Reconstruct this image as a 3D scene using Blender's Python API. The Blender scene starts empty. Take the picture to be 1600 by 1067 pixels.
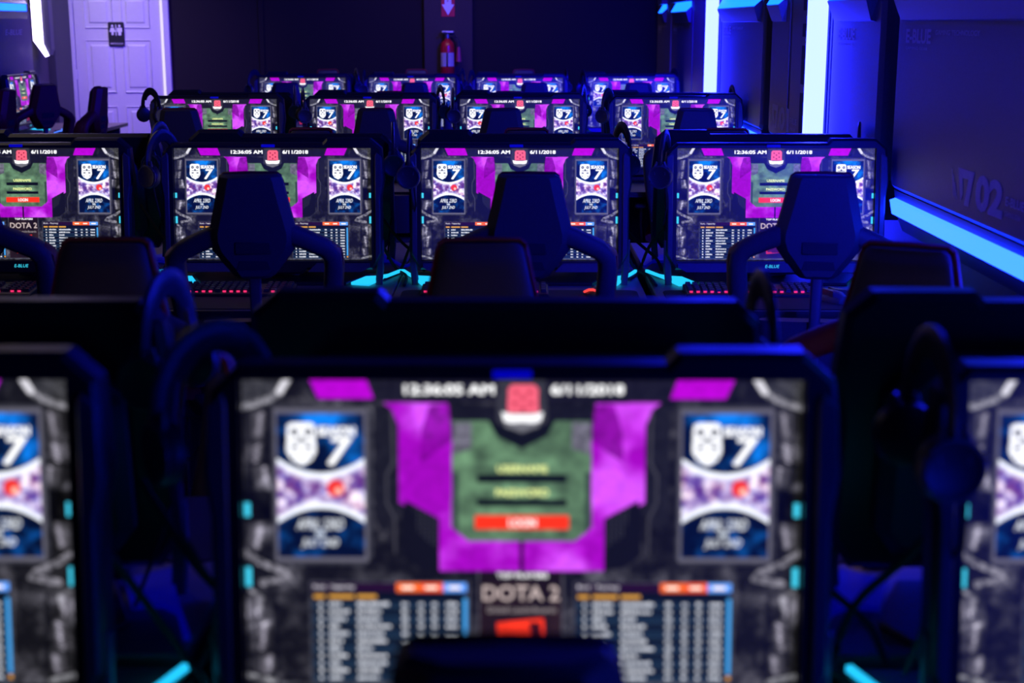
import bpy, bmesh, math, random
import numpy as np
from mathutils import Vector, Matrix
from mathutils.geometry import tessellate_polygon

random.seed(7)
np.random.seed(7)
S = bpy.context.scene
COL = S.collection
R = math.radians

# ------------------------------------------------------------------ camera, world, lamps, exposure
cam_d = bpy.data.cameras.new('camera')
cam = bpy.data.objects.new('camera', cam_d)
COL.objects.link(cam)
S.camera = cam
cam.location = (0, 0, 1.66)
cam.rotation_euler = (R(90 - 12.6), 0, R(0.31))
cam_d.lens = 50.0
cam_d.sensor_width = 36.0
cam_d.clip_start = 0.05
cam_d.dof.use_dof = True
cam_d.dof.focus_distance = 6.2
cam_d.dof.aperture_fstop = 3.3

w = bpy.data.worlds.new('world')
S.world = w
w.use_nodes = True
w.node_tree.nodes['Background'].inputs[0].default_value = (0.01, 0.01, 0.05, 1)
w.node_tree.nodes['Background'].inputs[1].default_value = 0.05

S.view_settings.view_transform = 'Standard'
S.view_settings.look = 'None'
S.view_settings.gamma = 1.0
S.view_settings.use_curve_mapping = False
S.view_settings.exposure = 0.0


def area_lamp(name, loc, rot, size, sizey, power, color, spread=180):
    d = bpy.data.lights.new(name, 'AREA')
    d.shape = 'RECTANGLE'
    d.size, d.size_y, d.energy, d.color = size, sizey, power, color
    d.spread = R(spread)
    o = bpy.data.objects.new(name, d)
    o.location = loc
    o.rotation_euler = rot
    COL.objects.link(o)
    return o


BLUE = (0.004, 0.0, 1.0)
# added unseen blue fill lights, washing towards the desks and the back wall
area_lamp('fill_light', (1.15, 3.2, 2.5), (R(62), 0, R(30)), 0.4, 0.4, 20, BLUE)
area_lamp('fill_light', (1.0, 9.5, 2.75), (R(58), 0, R(12)), 0.3, 0.6, 260, BLUE)
# unseen white, violet and warm fills added for door, back wall and left rows
area_lamp('fill_light', (-4.1, 12.9, 2.8), (R(36), 0, R(-12)), 0.4, 0.4, 7, (0.8, 0.68, 1.0), 100)
area_lamp('fill_light', (-2.9, 11.9, 2.85), (R(48), 0, R(26)), 0.6, 0.3, 12, (0.3, 0.14, 1.0), 70)
area_lamp('fill_light', (-0.8, 12.6, 2.85), (R(40), 0, 0), 1.8, 0.3, 5.5, (0.9, 0.6, 0.9), 120)
area_lamp('fill_light', (-2.6, 6.0, 2.85), (0, 0, 0), 0.5, 3.0, 6.0, (1.0, 0.8, 0.62))
# unseen blue fill added to brighten the right wall panels, facing them
area_lamp('fill_light', (0.2, 4.4, 2.75), (0, R(-62), 0), 0.3, 2.4, 9, BLUE, 120)

# ------------------------------------------------------------------ materials
MATS = {}


def srgb(r, g, b):
    f = lambda c: (c / 255 / 12.92) if c / 255 <= 0.04045 else ((c / 255 + 0.055) / 1.055) ** 2.4
    return (f(r), f(g), f(b), 1)


def pmat(name, col, rough=0.5, metal=0.0, noise=0.0, scale=40.0, bump=0.0, coat=0.0, spec=0.5):
    if name in MATS:
        return MATS[name]
    m = bpy.data.materials.new(name)
    m.use_nodes = True
    nt = m.node_tree
    b = nt.nodes['Principled BSDF']
    b.inputs['Roughness'].default_value = rough
    b.inputs['Metallic'].default_value = metal
    b.inputs['Specular IOR Level'].default_value = spec
    if coat:
        b.inputs['Coat Weight'].default_value = coat
    col = tuple(col[:3]) + (1,)
    tc = nt.nodes.new('ShaderNodeTexCoord')
    nz = nt.nodes.new('ShaderNodeTexNoise')
    nz.inputs['Scale'].default_value = scale
    nz.inputs['Detail'].default_value = 5
    nt.links.new(tc.outputs['Object'], nz.inputs['Vector'])
    rp = nt.nodes.new('ShaderNodeMapRange')
    rp.inputs['To Min'].default_value = 1 - noise
    rp.inputs['To Max'].default_value = 1 + noise
    nt.links.new(nz.outputs['Fac'], rp.inputs['Value'])
    mx = nt.nodes.new('ShaderNodeVectorMath')
    mx.operation = 'SCALE'
    mx.inputs[0].default_value = col[:3]
    nt.links.new(rp.outputs['Result'], mx.inputs['Scale'])
    nt.links.new(mx.outputs['Vector'], b.inputs['Base Color'])
    if bump:
        bp = nt.nodes.new('ShaderNodeBump')
        bp.inputs['Strength'].default_value = bump
        bp.inputs['Distance'].default_value = 0.003
        nt.links.new(nz.outputs['Fac'], bp.inputs['Height'])
        nt.links.new(bp.outputs['Normal'], b.inputs['Normal'])
    MATS[name] = m
    return m


def emat(name, col, strength=1.0, sampled=True):
    if name in MATS:
        return MATS[name]
    m = bpy.data.materials.new(name)
    m.use_nodes = True
    b = m.node_tree.nodes['Principled BSDF']
    b.inputs['Base Color'].default_value = (0.05, 0.05, 0.05, 1)
    b.inputs['Roughness'].default_value = 0.4
    b.inputs['Emission Color'].default_value = tuple(col[:3]) + (1,)
    b.inputs['Emission Strength'].default_value = strength
    if not sampled:
        m.cycles.emission_sampling = 'NONE'
    MATS[name] = m
    return m


M_PLASTIC = pmat('black_plastic', (0.022, 0.022, 0.024), 0.38, noise=0.2, scale=200)
M_SHELL = pmat('satin_black_shell', (0.035, 0.035, 0.038), 0.45, noise=0.2, scale=150, bump=0.05)
M_GREYPL = pmat('grey_plastic', (0.09, 0.09, 0.1), 0.4, noise=0.15, scale=90)
M_STEEL = pmat('dark_steel', (0.2, 0.2, 0.22), 0.35, 0.8, noise=0.1)
M_FABRIC = pmat('chair_leatherette', (0.035, 0.034, 0.038), 0.62, noise=0.35, scale=260, bump=0.25)
M_RED = pmat('red_leatherette', (0.16, 0.008, 0.012), 0.55, noise=0.3, scale=220, bump=0.2)
M_RUBBER = pmat('black_rubber', (0.015, 0.015, 0.016), 0.8, noise=0.3, scale=300)
M_DESK = pmat('pale_laminate', (0.24, 0.21, 0.17), 0.5, noise=0.1, scale=30)
M_MATPAD = pmat('cloth_mouse_pad', (0.02, 0.02, 0.024), 0.85, noise=0.4, scale=400, bump=0.2)
M_WALL = pmat('charcoal_paint', (0.017, 0.014, 0.017), 0.85, noise=0.15, scale=60, bump=0.1, spec=0.1)
M_COLUMN = pmat('grey_paint', (0.05, 0.038, 0.042), 0.85, noise=0.15, scale=60, bump=0.1, spec=0.1)
M_LEFTW = pmat('left_wall_paint', (0.12, 0.11, 0.1), 0.75, noise=0.12, scale=50, bump=0.1)
M_CEIL = pmat('black_ceiling', (0.02, 0.02, 0.022), 0.9, noise=0.2)
M_FLOOR = pmat('dark_carpet', (0.03, 0.03, 0.035), 0.95, noise=0.5, scale=300, bump=0.5)
M_DOOR = pmat('white_door_paint', (0.62, 0.6, 0.6), 0.5, noise=0.04, scale=30)
M_PANEL = pmat('grey_wall_panel', (0.15, 0.14, 0.155), 0.5, noise=0.2, scale=120, bump=0.15)
M_PANELD = pmat('dark_wall_panel', (0.045, 0.045, 0.05), 0.5, noise=0.2, scale=120)
M_PRINT = pmat('pale_print', (0.55, 0.52, 0.58), 0.6, noise=0.2, scale=200)
M_SIGNW = pmat('white_sign_print', (0.75, 0.73, 0.75), 0.5, noise=0.05)
M_SIGNR = pmat('red_sign', (0.5, 0.012, 0.02), 0.45, noise=0.1)
M_SIGNB = pmat('black_sign', (0.02, 0.02, 0.022), 0.4, noise=0.1)
M_EXT = pmat('extinguisher_red', (0.45, 0.012, 0.02), 0.3, noise=0.08)
M_PINK = pmat('extinguisher_horn', (0.3, 0.03, 0.08), 0.4, noise=0.08)

M_LEDP = emat('led_pillar_light', (0.7, 0.95, 70.0))
M_LEDS = emat('led_strip_light', (0.09, 0.5, 26.0))
M_LEDC = emat('cap_light', (0.02, 0.46, 8.0))
M_LEDW = emat('white_lamp_light', (6.5, 5.4, 11.0))
M_LEDG = emat('door_gap_light', (0.85, 0.75, 1.1))
M_BASEL = emat('base_light', (0.02, 0.66, 1.15), 1.0, False)
M_BASED = emat('base_light_dim', (0.0, 0.0, 0.14), 1.0, False)
M_BADGE = emat('blue_badge_glow', (0.0, 0.0, 0.45), sampled=False)  # emission stands in for blue light reflected by the badge plate
M_LOGO = emat('logo_light', (0.05, 0.75, 1.0), sampled=False)
M_REDK = emat('red_key_light', (0.95, 0.03, 0.16), 1.0, False)
M_PURK = emat('violet_key_light', (0.2, 0.01, 0.95), 1.0, False)
M_YELK = emat('amber_key_light', (0.7, 0.4, 0.0), 1.0, False)
M_REDM = emat('red_mouse_light', (1.1, 0.07, 0.06), 1.0, False)
M_BLUM = emat('blue_dot_light', (0.1, 0.3, 1.6), 1.0, False)


# ------------------------------------------------------------------ mesh builder
class MB:
    def __init__(self):
        self.v, self.f, self.mi = [], [], []

    def add(self, vs, fs, m=0):
        n = len(self.v)
        self.v += [tuple(p) for p in vs]
        self.f += [tuple(i + n for i in f) for f in fs]
        self.mi += [m] * len(fs)
        return self

    def bm(self, bm, m=0):
        bm.verts.index_update()
        self.add([v.co[:] for v in bm.verts], [[v.index for v in f.verts] for f in bm.faces], m)
        bm.free()
        return self

    def box(self, x0, x1, y0, y1, z0, z1, bev=0.0, m=0, seg=1):
        bm = bmesh.new()
        bmesh.ops.create_cube(bm, size=1)
        for v in bm.verts:
            v.co = ((x0 + x1) / 2 + v.co.x * (x1 - x0), (y0 + y1) / 2 + v.co.y * (y1 - y0), (z0 + z1) / 2 + v.co.z * (z1 - z0))
        if bev:
            bmesh.ops.bevel(bm, geom=bm.edges[:], offset=bev, segments=seg, affect='EDGES', profile=0.6)
        return self.bm(bm, m)

    def prism(self, poly, a0, a1, axis='y', bev=0.0, m=0):
        """poly: 2D outline; extruded a0..a1 along the axis; both end edges chamfered by bev"""
        def P(p, a):
            if axis == 'y':
                return (p[0], a, p[1])
            if axis == 'x':
                return (a, p[0], p[1])
            return (p[0], p[1], a)
        n = len(poly)
        tri = tessellate_polygon([[Vector((p[0], p[1], 0)) for p in poly]])
        rings = []
        if bev:
            ins = inset(poly, bev)
            sg = 1 if a1 > a0 else -1
            rings = [(ins, a0), (poly, a0 + bev * sg), (poly, a1 - bev * sg), (ins, a1)]
        else:
            rings = [(poly, a0), (poly, a1)]
        vs, fs = [], []
        for pl, a in rings:
            vs += [P(p, a) for p in pl]
        for r in range(len(rings) - 1):
            for i in range(n):
                j = (i + 1) % n
                fs.append((r * n + i, r * n + j, (r + 1) * n + j, (r + 1) * n + i))
        L = (len(rings) - 1) * n
        for t in tri:
            fs.append(tuple(reversed(t)))
            fs.append(tuple(i + L for i in t))
        return self.add(vs, fs, m)

    def rings(self, rings, caps=True, m=0, closed=False):
        n = len(rings[0])
        vs = [p for r in rings for p in r]
        fs = []
        k = len(rings)
        for r in range(k if closed else k - 1):
            q = (r + 1) % k
            for i in range(n):
                j = (i + 1) % n
                fs.append((r * n + i, r * n + j, q * n + j, q * n + i))
        if caps and not closed:
            fs.append(tuple(reversed(range(n))))
            fs.append(tuple(range((k - 1) * n, k * n)))
        return self.add(vs, fs, m)

    def tube(self, path, rad, seg=8, m=0, depth=None, up=None, power=2.0, caps=True):
        """sweep; rad may be a list; depth = half size along 'up'"""
        path = [Vector(p) for p in path]
        rr = []
        for i, p in enumerate(path):
            t = (path[min(i + 1, len(path) - 1)] - path[max(i - 1, 0)]).normalized()
            u = Vector(up) if up else (Vector((0, 0, 1)) if abs(t.z) < 0.9 else Vector((0, 1, 0)))
            nrm = t.cross(u).normalized()
            bi = nrm.cross(t).normalized()
            r = rad[i] if isinstance(rad, (list, tuple)) else rad
            d = (depth[i] if isinstance(depth, (list, tuple)) else depth) if depth else r
            ring = []
            for k in range(seg):
                a = 2 * math.pi * (k + 0.5) / seg
                c, s = math.cos(a), math.sin(a)
                c = math.copysign(abs(c) ** (2 / power), c)
                s = math.copysign(abs(s) ** (2 / power), s)
                ring.append(p + nrm * r * c + bi * d * s)
            rr.append(ring)
        return self.rings(rr, caps, m)

    def lathe(self, prof, origin=(0, 0, 0), axis='z', seg=16, m=0):
        rr = []
        for r, h in prof:
            ring = []
            for k in range(seg):
                a = 2 * math.pi * k / seg
                c, s = r * math.cos(a), r * math.sin(a)
                p = {'z': (c, s, h), 'y': (s, h, c), 'x': (h, c, s)}[axis]
                ring.append((p[0] + origin[0], p[1] + origin[1], p[2] + origin[2]))
            rr.append(ring)
        return self.rings(rr, True, m)

    def map(self, fn):
        self.v = [tuple(fn(*p)) for p in self.v]
        return self

    def mesh(self, name, mats, smooth=True, angle=40):
        me = bpy.data.meshes.new(name)
        me.from_pydata(self.v, [], self.f)
        for mt in (mats if isinstance(mats, (list, tuple)) else [mats]):
            me.materials.append(mt)
        me.polygons.foreach_set('material_index', self.mi)
        bm = bmesh.new()
        bm.from_mesh(me)
        bmesh.ops.recalc_face_normals(bm, faces=bm.faces[:])
        bm.to_mesh(me)
        bm.free()
        if smooth:
            me.shade_smooth()
            me.set_sharp_from_angle(angle=R(angle))
        me.update()
        return me

    def build(self, name, mats, parent=None, **kw):
        o = bpy.data.objects.new(name, self.mesh(name, mats, **kw))
        COL.objects.link(o)
        if parent:
            o.parent = parent
        return o


def inset(poly, d):
    n = len(poly)
    area = sum(poly[i][0] * poly[(i + 1) % n][1] - poly[(i + 1) % n][0] * poly[i][1] for i in range(n))
    sg = 1 if area > 0 else -1
    out = []
    for i in range(n):
        p0, p1, p2 = Vector(poly[i - 1]), Vector(poly[i]), Vector(poly[(i + 1) % n])
        e1, e2 = (p1 - p0).normalized(), (p2 - p1).normalized()
        n1, n2 = Vector((-e1.y, e1.x)) * sg, Vector((-e2.y, e2.x)) * sg
        b = n1 + n2
        k = d / max(0.35, 1 + n1.dot(n2))
        out.append((p1.x + b.x * k, p1.y + b.y * k))
    return out


def empty(name, loc=(0, 0, 0), rz=0.0):
    o = bpy.data.objects.new(name, None)
    o.empty_display_size = 0.1
    o.location = loc
    o.rotation_euler = (0, 0, rz)
    COL.objects.link(o)
    return o


def tag(o, label, cat, group=None, kind=None):
    o['label'] = label
    o['category'] = cat
    if group:
        o['group'] = group
    if kind:
        o['kind'] = kind
    return o


def struct(o):
    o['kind'] = 'structure'
    return o


def place(proto, used, loc, rz, label, cat, group=None):
    """first use moves the built thing itself, later uses copy it with its parts"""
    if proto.name in used:
        def cp(o, par):
            c = o.copy()
            COL.objects.link(c)
            if par is not None:
                c.parent = par
            for ch in kids[o.name]:
                cp(ch, c)
            return c
        kids = {}
        def walk(o):
            kids[o.name] = [c for c in o.children]
            for c in o.children:
                walk(c)
        walk(proto)
        r = cp(proto, None)
    else:
        used.add(proto.name)
        r = proto
    r.location = loc
    r.rotation_euler = (0, 0, rz)
    r.scale = (1, 1, 1)
    tag(r, label, cat, group)
    return r


USED = set()


def text_tris(s, shear=0.0, spacing=1.0, offset=0.0):
    """flat glyph outlines as (verts2d, tris), unit height roughly 0.7"""
    cu = bpy.data.curves.new('txt', 'FONT')
    cu.body = s
    cu.size = 1.0
    cu.shear = shear
    cu.space_character = spacing
    cu.offset = offset
    cu.resolution_u = 3
    o = bpy.data.objects.new('txt', cu)
    COL.objects.link(o)
    bpy.context.view_layer.update()
    dg = bpy.context.evaluated_depsgraph_get()
    me = o.evaluated_get(dg).to_mesh()
    me.calc_loop_triangles()
    v = np.array([(p.co.x, p.co.y) for p in me.vertices])
    t = [tuple(x.vertices) for x in me.loop_triangles]
    o.evaluated_get(dg).to_mesh_clear()
    bpy.data.objects.remove(o)
    bpy.data.curves.remove(cu)
    return v, t


def text_fit(s, x0, x1, y0, y1, shear=0.0, spacing=1.0, offset=0.0):
    v, t = text_tris(s, shear, spacing, offset)
    mn, mx = v.min(0), v.max(0)
    q = (v - mn) / (mx - mn)
    return np.stack([x0 + q[:, 0] * (x1 - x0), y0 + q[:, 1] * (y1 - y0)], 1), t


def wall_text(mb, s, x0, x1, y0, y1, fn, shear=0.0, m=0, offset=0.0):
    v, t = text_fit(s, x0, x1, y0, y1, shear, 1.0, offset)
    mb.add([fn(a, b) for a, b in v], t, m)


# ------------------------------------------------------------------ the login picture on the screens
SW, SH = 1024, 576


def paint_screen():
    img = np.zeros((SH, SW, 3))
    yy, xx = np.mgrid[0:SH, 0:SW]
    U, V = (xx + 0.5) / SW, (yy + 0.5) / SH

    def noise(nx, ny, seed):
        rg = np.random.RandomState(seed)
        g = rg.rand(ny + 2, nx + 2)
        fx, fy = U * nx, V * ny
        ix, iy = fx.astype(int), fy.astype(int)
        tx, ty = fx - ix, fy - iy
        tx, ty = tx * tx * (3 - 2 * tx), ty * ty * (3 - 2 * ty)
        return (g[iy, ix] * (1 - tx) + g[iy, ix + 1] * tx) * (1 - ty) + (g[iy + 1, ix] * (1 - tx) + g[iy + 1, ix + 1] * tx) * ty

    def fbm(nx, ny, seed):
        return (noise(nx, ny, seed) + 0.5 * noise(nx * 2, ny * 2, seed + 1) + 0.25 * noise(nx * 4, ny * 4, seed + 2) + 0.12 * noise(nx * 8, ny * 8, seed + 3)) / 1.87

    grit = fbm(24, 14, 3)
    fine = fbm(90, 60, 9)

    def mask(poly):
        m = np.zeros((SH, SW), bool)
        p = np.array(poly)
        x0, x1 = max(0, int(p[:, 0].min() * SW) - 1), min(SW, int(p[:, 0].max() * SW) + 2)
        y0, y1 = max(0, int(p[:, 1].min() * SH) - 1), min(SH, int(p[:, 1].max() * SH) + 2)
        if x1 <= x0 or y1 <= y0:
            return m
        u, v = U[y0:y1, x0:x1], V[y0:y1, x0:x1]
        c = np.zeros(u.shape, bool)
        n = len(p)
        for i in range(n):
            xa, ya = p[i]
            xb, yb = p[(i + 1) % n]
            if ya == yb:
                continue
            cond = ((ya > v) != (yb > v)) & (u < (xb - xa) * (v - ya) / (yb - ya) + xa)
            c ^= cond
        m[y0:y1, x0:x1] = c
        return m

    def fill(poly, col, amt=0.0, tex=None, alpha=1.0, mirror=False):
        m = mask(poly)
        if mirror:
            m = m | m[:, ::-1]
        c = np.array(col, float)
        t = np.ones((SH, SW)) if tex is None else 1 + amt * (tex - 0.5) * 2
        img[m] = img[m] * (1 - alpha) + alpha * np.clip(c[None, :] * t[m][:, None], 0, 255)
        return m

    def rect(u0, v0, u1, v1, col, **k):
        return fill([(u0, v0), (u1, v0), (u1, v1), (u0, v1)], col, **k)

    def line(pts, wd, col, mirror=False, alpha=1.0):
        asp = SW / SH
        m = np.zeros((SH, SW), bool)
        for (a, b), (c, d) in zip(pts[:-1], pts[1:]):
            dx, dy = (c - a) * asp, d - b
            L2 = dx * dx + dy * dy + 1e-12
            t = np.clip(((U - a) * asp * dx + (V - b) * dy) / L2, 0, 1)
            dist = np.hypot((U - a) * asp - t * dx, V - b - t * dy)
            m |= dist < wd
        if mirror:
            m = m | m[:, ::-1]
        img[m] = img[m] * (1 - alpha) + alpha * np.array(col, float)

    def text(s, u0, v0, u1, v1, col, shear=0.0, bold=0.0):
        v, t = text_fit(s, u0, u1, v1, v0, shear)
        m = np.zeros((SH, SW), bool)
        for tr in t:
            m |= mask([tuple(v[i]) for i in tr])
        if bold:
            k = max(1, int(bold))
            m2 = m.copy()
            for d in range(1, k + 1):
                m2[:, d:] |= m[:, :-d]
            m = m2
            m2 = m.copy()
            m2[1:, :] |= m[:-1, :]
            m = m2
        img[m] = col

    # worn metal ground: dark plates with pale scratched patches
    scr = fbm(160, 90, 17)
    base = 16 + 80 * np.clip((grit - 0.47) * 3.2, 0, 1) * (0.35 + 1.3 * np.clip(scr - 0.25, 0, 1)) + 40 * np.clip(fine - 0.45, 0, 1)
    img[:] = np.clip(base[..., None] * np.array([1.0, 0.98, 1.08]), 4, 255)
    # side plates with bright worn ridges and dark joints
    rg0 = np.random.RandomState(2)
    for v0, v1, c0 in [(0.1, 0.2, 0.036), (0.2, 0.275, 0.03), (0.275, 0.355, 0.038), (0.46, 0.555, 0.03), (0.7, 0.78, 0.026), (0.78, 0.89, 0.036), (0.89, 0.965, 0.044)]:
        cc = c0 + (V - v0) / (v1 - v0) * 0.008 * (1 if rg0.rand() > 0.5 else -1)
        ridge = np.exp(-((U - cc) / 0.0065) ** 2) + 0.4 * np.exp(-((U - cc + 0.014) / 0.008) ** 2)
        seg = ((V > v0) & (V < v1)) * np.clip(np.minimum(V - v0, v1 - V) / 0.012, 0, 1)
        rib = 0.7 + 0.3 * np.sign(np.sin(V * 560 + U * 420)) * ((V > 0.2) & (V < 0.3) | (V > 0.78) & (V < 0.89))
        g = ridge * seg * rib * (70 + 190 * np.clip(scr - 0.1, 0, 1))
        img += (g + g[:, ::-1])[..., None] * np.array([1, 0.97, 1.06])
    for u_ in (0.016, 0.05, 0.0545):
        line([(u_, 0.12), (u_, 0.34)], 0.003, (10, 10, 14), mirror=True)
        line([(u_, 0.7), (u_ + 0.006, 0.95)], 0.003, (10, 10, 14), mirror=True)
    dark = ((V > 0.36) & (V < 0.46) & ((U < 0.055) | (U > 0.945)))
    img[dark] *= 0.3
    fill([(0.0, 0.0), (0.085, 0.0), (0.055, 0.085), (0.0, 0.1)], (52, 52, 56), amt=0.7, tex=scr, mirror=True)
    keep = img.copy()
    line([(0.085, 0.0), (0.068, 0.05), (0.05, 0.066), (0.015, 0.088), (0.0, 0.095)], 0.010, (165, 163, 172), mirror=True)
    line([(0.0, 0.56), (0.03, 0.595), (0.07, 0.625), (0.08, 0.645), (0.03, 0.66)], 0.011, (150, 147, 158), mirror=True)
    line([(0.01, 0.685), (0.03, 0.71), (0.026, 0.74)], 0.007, (160, 158, 168), mirror=True)
    line([(0.0, 0.965), (0.05, 0.985)], 0.009, (165, 165, 172), mirror=True)
    wgt = np.clip(0.25 + 1.3 * (scr - 0.2), 0, 1)[..., None]
    img[:] = keep * (1 - wgt) + img * wgt
    line([(0.083, 0.0), (0.068, 0.042)], 0.011, (210, 208, 216), mirror=True)
    # top bar
    fill([(0.1, 0), (0.9, 0), (0.865, 0.074), (0.135, 0.074)], (24, 23, 31), amt=0.35, tex=fine)
    fill([(0.12, 0.0), (0.222, 0.0), (0.236, 0.066), (0.137, 0.066)], (172, 6, 196), amt=0.08, tex=fine, mirror=True)
    # recesses beside the posters
    fill([(0.235, 0.085), (0.27, 0.085), (0.283, 0.16), (0.283, 0.42), (0.25, 0.5), (0.235, 0.45)], (26, 26, 31), amt=0.3, tex=fine, mirror=True)
    line([(0.268, 0.1), (0.27, 0.27), (0.258, 0.31), (0.258, 0.4), (0.272, 0.45), (0.272, 0.56)], 0.004, (88, 86, 95), mirror=True, alpha=0.55)
    fill([(0.285, 0.395), (0.352, 0.46), (0.352, 0.62), (0.315, 0.61), (0.285, 0.57)], (15, 15, 19), mirror=True)
    # magenta field
    mg = fbm(12, 8, 40)
    L = [(0.252, 0.078), (0.368, 0.08), (0.376, 0.2), (0.376, 0.62), (0.352, 0.62), (0.352, 0.462), (0.279, 0.398), (0.279, 0.15), (0.268, 0.1)]
    for mir in (False, True):
        P = [(1 - a, b) for a, b in L] if mir else L
        m = mask(P) | mask([(0.352, 0.47), (0.648, 0.47), (0.648, 0.62), (0.352, 0.62)])
        t = np.clip((mg - 0.38) * 3.2, 0, 1)[..., None]
        c = np.array([150, 8, 176]) * (1 - t) + np.array([204, 78, 238]) * t
        img[m] = c[m] * (0.9 + 0.2 * fine[m][:, None])
    fill([(0.335, 0.085), (0.37, 0.085), (0.376, 0.2), (0.318, 0.27), (0.32, 0.17)], (112, 4, 132), amt=0.3, tex=fine, alpha=0.75, mirror=True)
    fill([(0.29, 0.39), (0.352, 0.45), (0.352, 0.61), (0.32, 0.6), (0.29, 0.55)], (16, 16, 20), mirror=True)
    dots = ((xx // 4 + yy // 4) % 2 == 0) & ((xx % 8) < 3) & ((yy % 8) < 3)
    dm = (mask([(0.305, 0.41), (0.35, 0.45), (0.35, 0.55), (0.315, 0.5)]))
    dm = (dm | dm[:, ::-1]) & dots
    img[dm] = (70, 70, 80)
    rect(0.496, 0.52, 0.504, 0.62, (40, 10, 46))
    # green login plate
    fill([(0.374, 0.085), (0.626, 0.085), (0.626, 0.2), (0.374, 0.2)], (22, 22, 27), amt=0.3, tex=fine)
    fill([(0.376, 0.135), (0.624, 0.135), (0.626, 0.478), (0.596, 0.522), (0.404, 0.522), (0.374, 0.478)], (82, 112, 84), amt=0.45, tex=fbm(40, 26, 60))
    fill([(0.376, 0.14), (0.41, 0.14), (0.41, 0.225), (0.376, 0.245)], (98, 96, 108), amt=0.35, tex=fine, mirror=True)
    fill([(0.376, 0.30), (0.386, 0.30), (0.386, 0.5), (0.376, 0.48)], (46, 62, 54), mirror=True)
    fill([(0.44, 0.135), (0.56, 0.135), (0.545, 0.185), (0.5, 0.225), (0.455, 0.185)], (16, 18, 20))
    # crest with pink block and white ribbon
    fill([(0.458, 0.004), (0.542, 0.004), (0.546, 0.14), (0.5, 0.178), (0.454, 0.14)], (50, 50, 56), amt=0.2, tex=fine)
    fill([(0.468, 0.13), (0.532, 0.13), (0.53, 0.155), (0.5, 0.172), (0.47, 0.155)], (104, 104, 110))
    fill([(0.483, 0.02), (0.522, 0.02), (0.529, 0.034), (0.53, 0.11), (0.474, 0.11), (0.476, 0.034)], (236, 96, 118))
    for a, b in [(0.49, 0.045), (0.514, 0.045), (0.502, 0.062), (0.488, 0.08), (0.516, 0.08), (0.502, 0.095)]:
        m = np.hypot((U - a) * 1.78, V - b) < 0.0075
        img[m] = (160, 40, 60)
    fill([(0.464, 0.108), (0.482, 0.114), (0.52, 0.114), (0.538, 0.108), (0.534, 0.137), (0.52, 0.143), (0.5, 0.14), (0.482, 0.143), (0.468, 0.137)], (250, 250, 252))
    # clock and date
    text('12:36:05 AM', 0.29, 0.02, 0.449, 0.05, (255, 255, 255), bold=2)
    text('6/11/2018', 0.552, 0.02, 0.68, 0.05, (255, 255, 255), bold=2)
    # login fields
    text('USERNAME', 0.456, 0.277, 0.545, 0.299, (226, 236, 150), bold=1)
    rect(0.42, 0.308, 0.581, 0.333, (9, 11, 12))
    text('PASSWORD', 0.453, 0.354, 0.547, 0.376, (226, 236, 150), bold=1)
    rect(0.42, 0.387, 0.581, 0.41, (9, 11, 12))
    rect(0.416, 0.44, 0.585, 0.485, (238, 48, 12))
    text('LOGIN', 0.477, 0.45, 0.525, 0.475, (255, 240, 235), bold=1)
    # posters
    for off in (0.0, 0.7255):
        q = lambda a: a + off
        fill([(q(0.052), 0.085), (q(0.222), 0.085), (q(0.232), 0.11), (q(0.232), 0.57), (q(0.22), 0.6), (q(0.06), 0.6), (q(0.052), 0.58)], (48, 48, 55), amt=0.3, tex=fine)
        rect(q(0.057), 0.098, q(0.2235), 0.59, (92, 90, 102))
        rect(q(0.0615), 0.112, q(0.218), 0.576, (4, 14, 42))
        pm = (U > q(0.0615)) & (U < q(0.218)) & (V > 0.112) & (V < 0.576)
        uu = (U - q(0.0615)) / 0.1565
        gl = np.exp(-((uu - 0.5) / 0.3) ** 2 - ((V - 0.125) / 0.035) ** 2) + 0.5 * np.exp(-((uu - 0.85) / 0.2) ** 2 - ((V - 0.24) / 0.05) ** 2)
        gl = gl + np.clip(fbm(50, 30, 80) - 0.45, 0, 1) * 1.4
        img[pm] += np.clip(gl[pm][:, None], 0, 1) * np.array([10, 110, 190])
        top = 0.263 + 0.048 * (1 - ((uu - 0.5) * 2) ** 2)
        bot = 0.458 - 0.048 * (1 - ((uu - 0.5) * 2) ** 2)
        band = pm & (V > top) & (V < bot)
        art = fbm(70, 44, 90)
        art2 = fbm(60, 40, 95)
        lum = np.clip((art2 - 0.36) * 3.0, 0, 1)
        c = np.stack([90 + 165 * lum + 60 * (art - 0.5), 50 + 190 * lum, 130 + 125 * lum - 50 * (art - 0.5)], -1)
        edge = np.exp(-(np.minimum(V - top, bot - V) / 0.02) ** 2)[..., None]
        c = c * (1 - edge) + np.array([235, 240, 255]) * edge
        img[band] = np.clip(c[band], 0, 255)
        ball = pm & (np.hypot((U - q(0.166)) * 1.78, V - 0.352) < 0.028)
        img[ball] = (226, 52, 44)
        hl = pm & (np.hypot((U - q(0.171)) * 1.78, V - 0.362) < 0.011)
        img[hl] = (255, 190, 170)
        lines = pm & ((np.abs(V - top) < 0.0075) | (np.abs(V - bot) < 0.0075))
        img[lines] = (242, 246, 255)
        # white emblem: a square plaque with pips, tapering to a shield
        e = [(0.081, 0.15), (0.09, 0.142), (0.122, 0.142), (0.13, 0.15), (0.132, 0.235), (0.124, 0.262), (0.107, 0.28), (0.088, 0.262), (0.079, 0.235)]
        fill([(q(a), b) for a, b in e], (250, 251, 255))
        for a, b, r_ in [(0.0935, 0.172, 0.0125), (0.1185, 0.172, 0.0125), (0.106, 0.194, 0.0075), (0.091, 0.25, 0.005), (0.121, 0.25, 0.005)]:
            img[np.hypot((U - q(a)) * 1.78, V - b) < r_] = (16, 22, 50)
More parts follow.
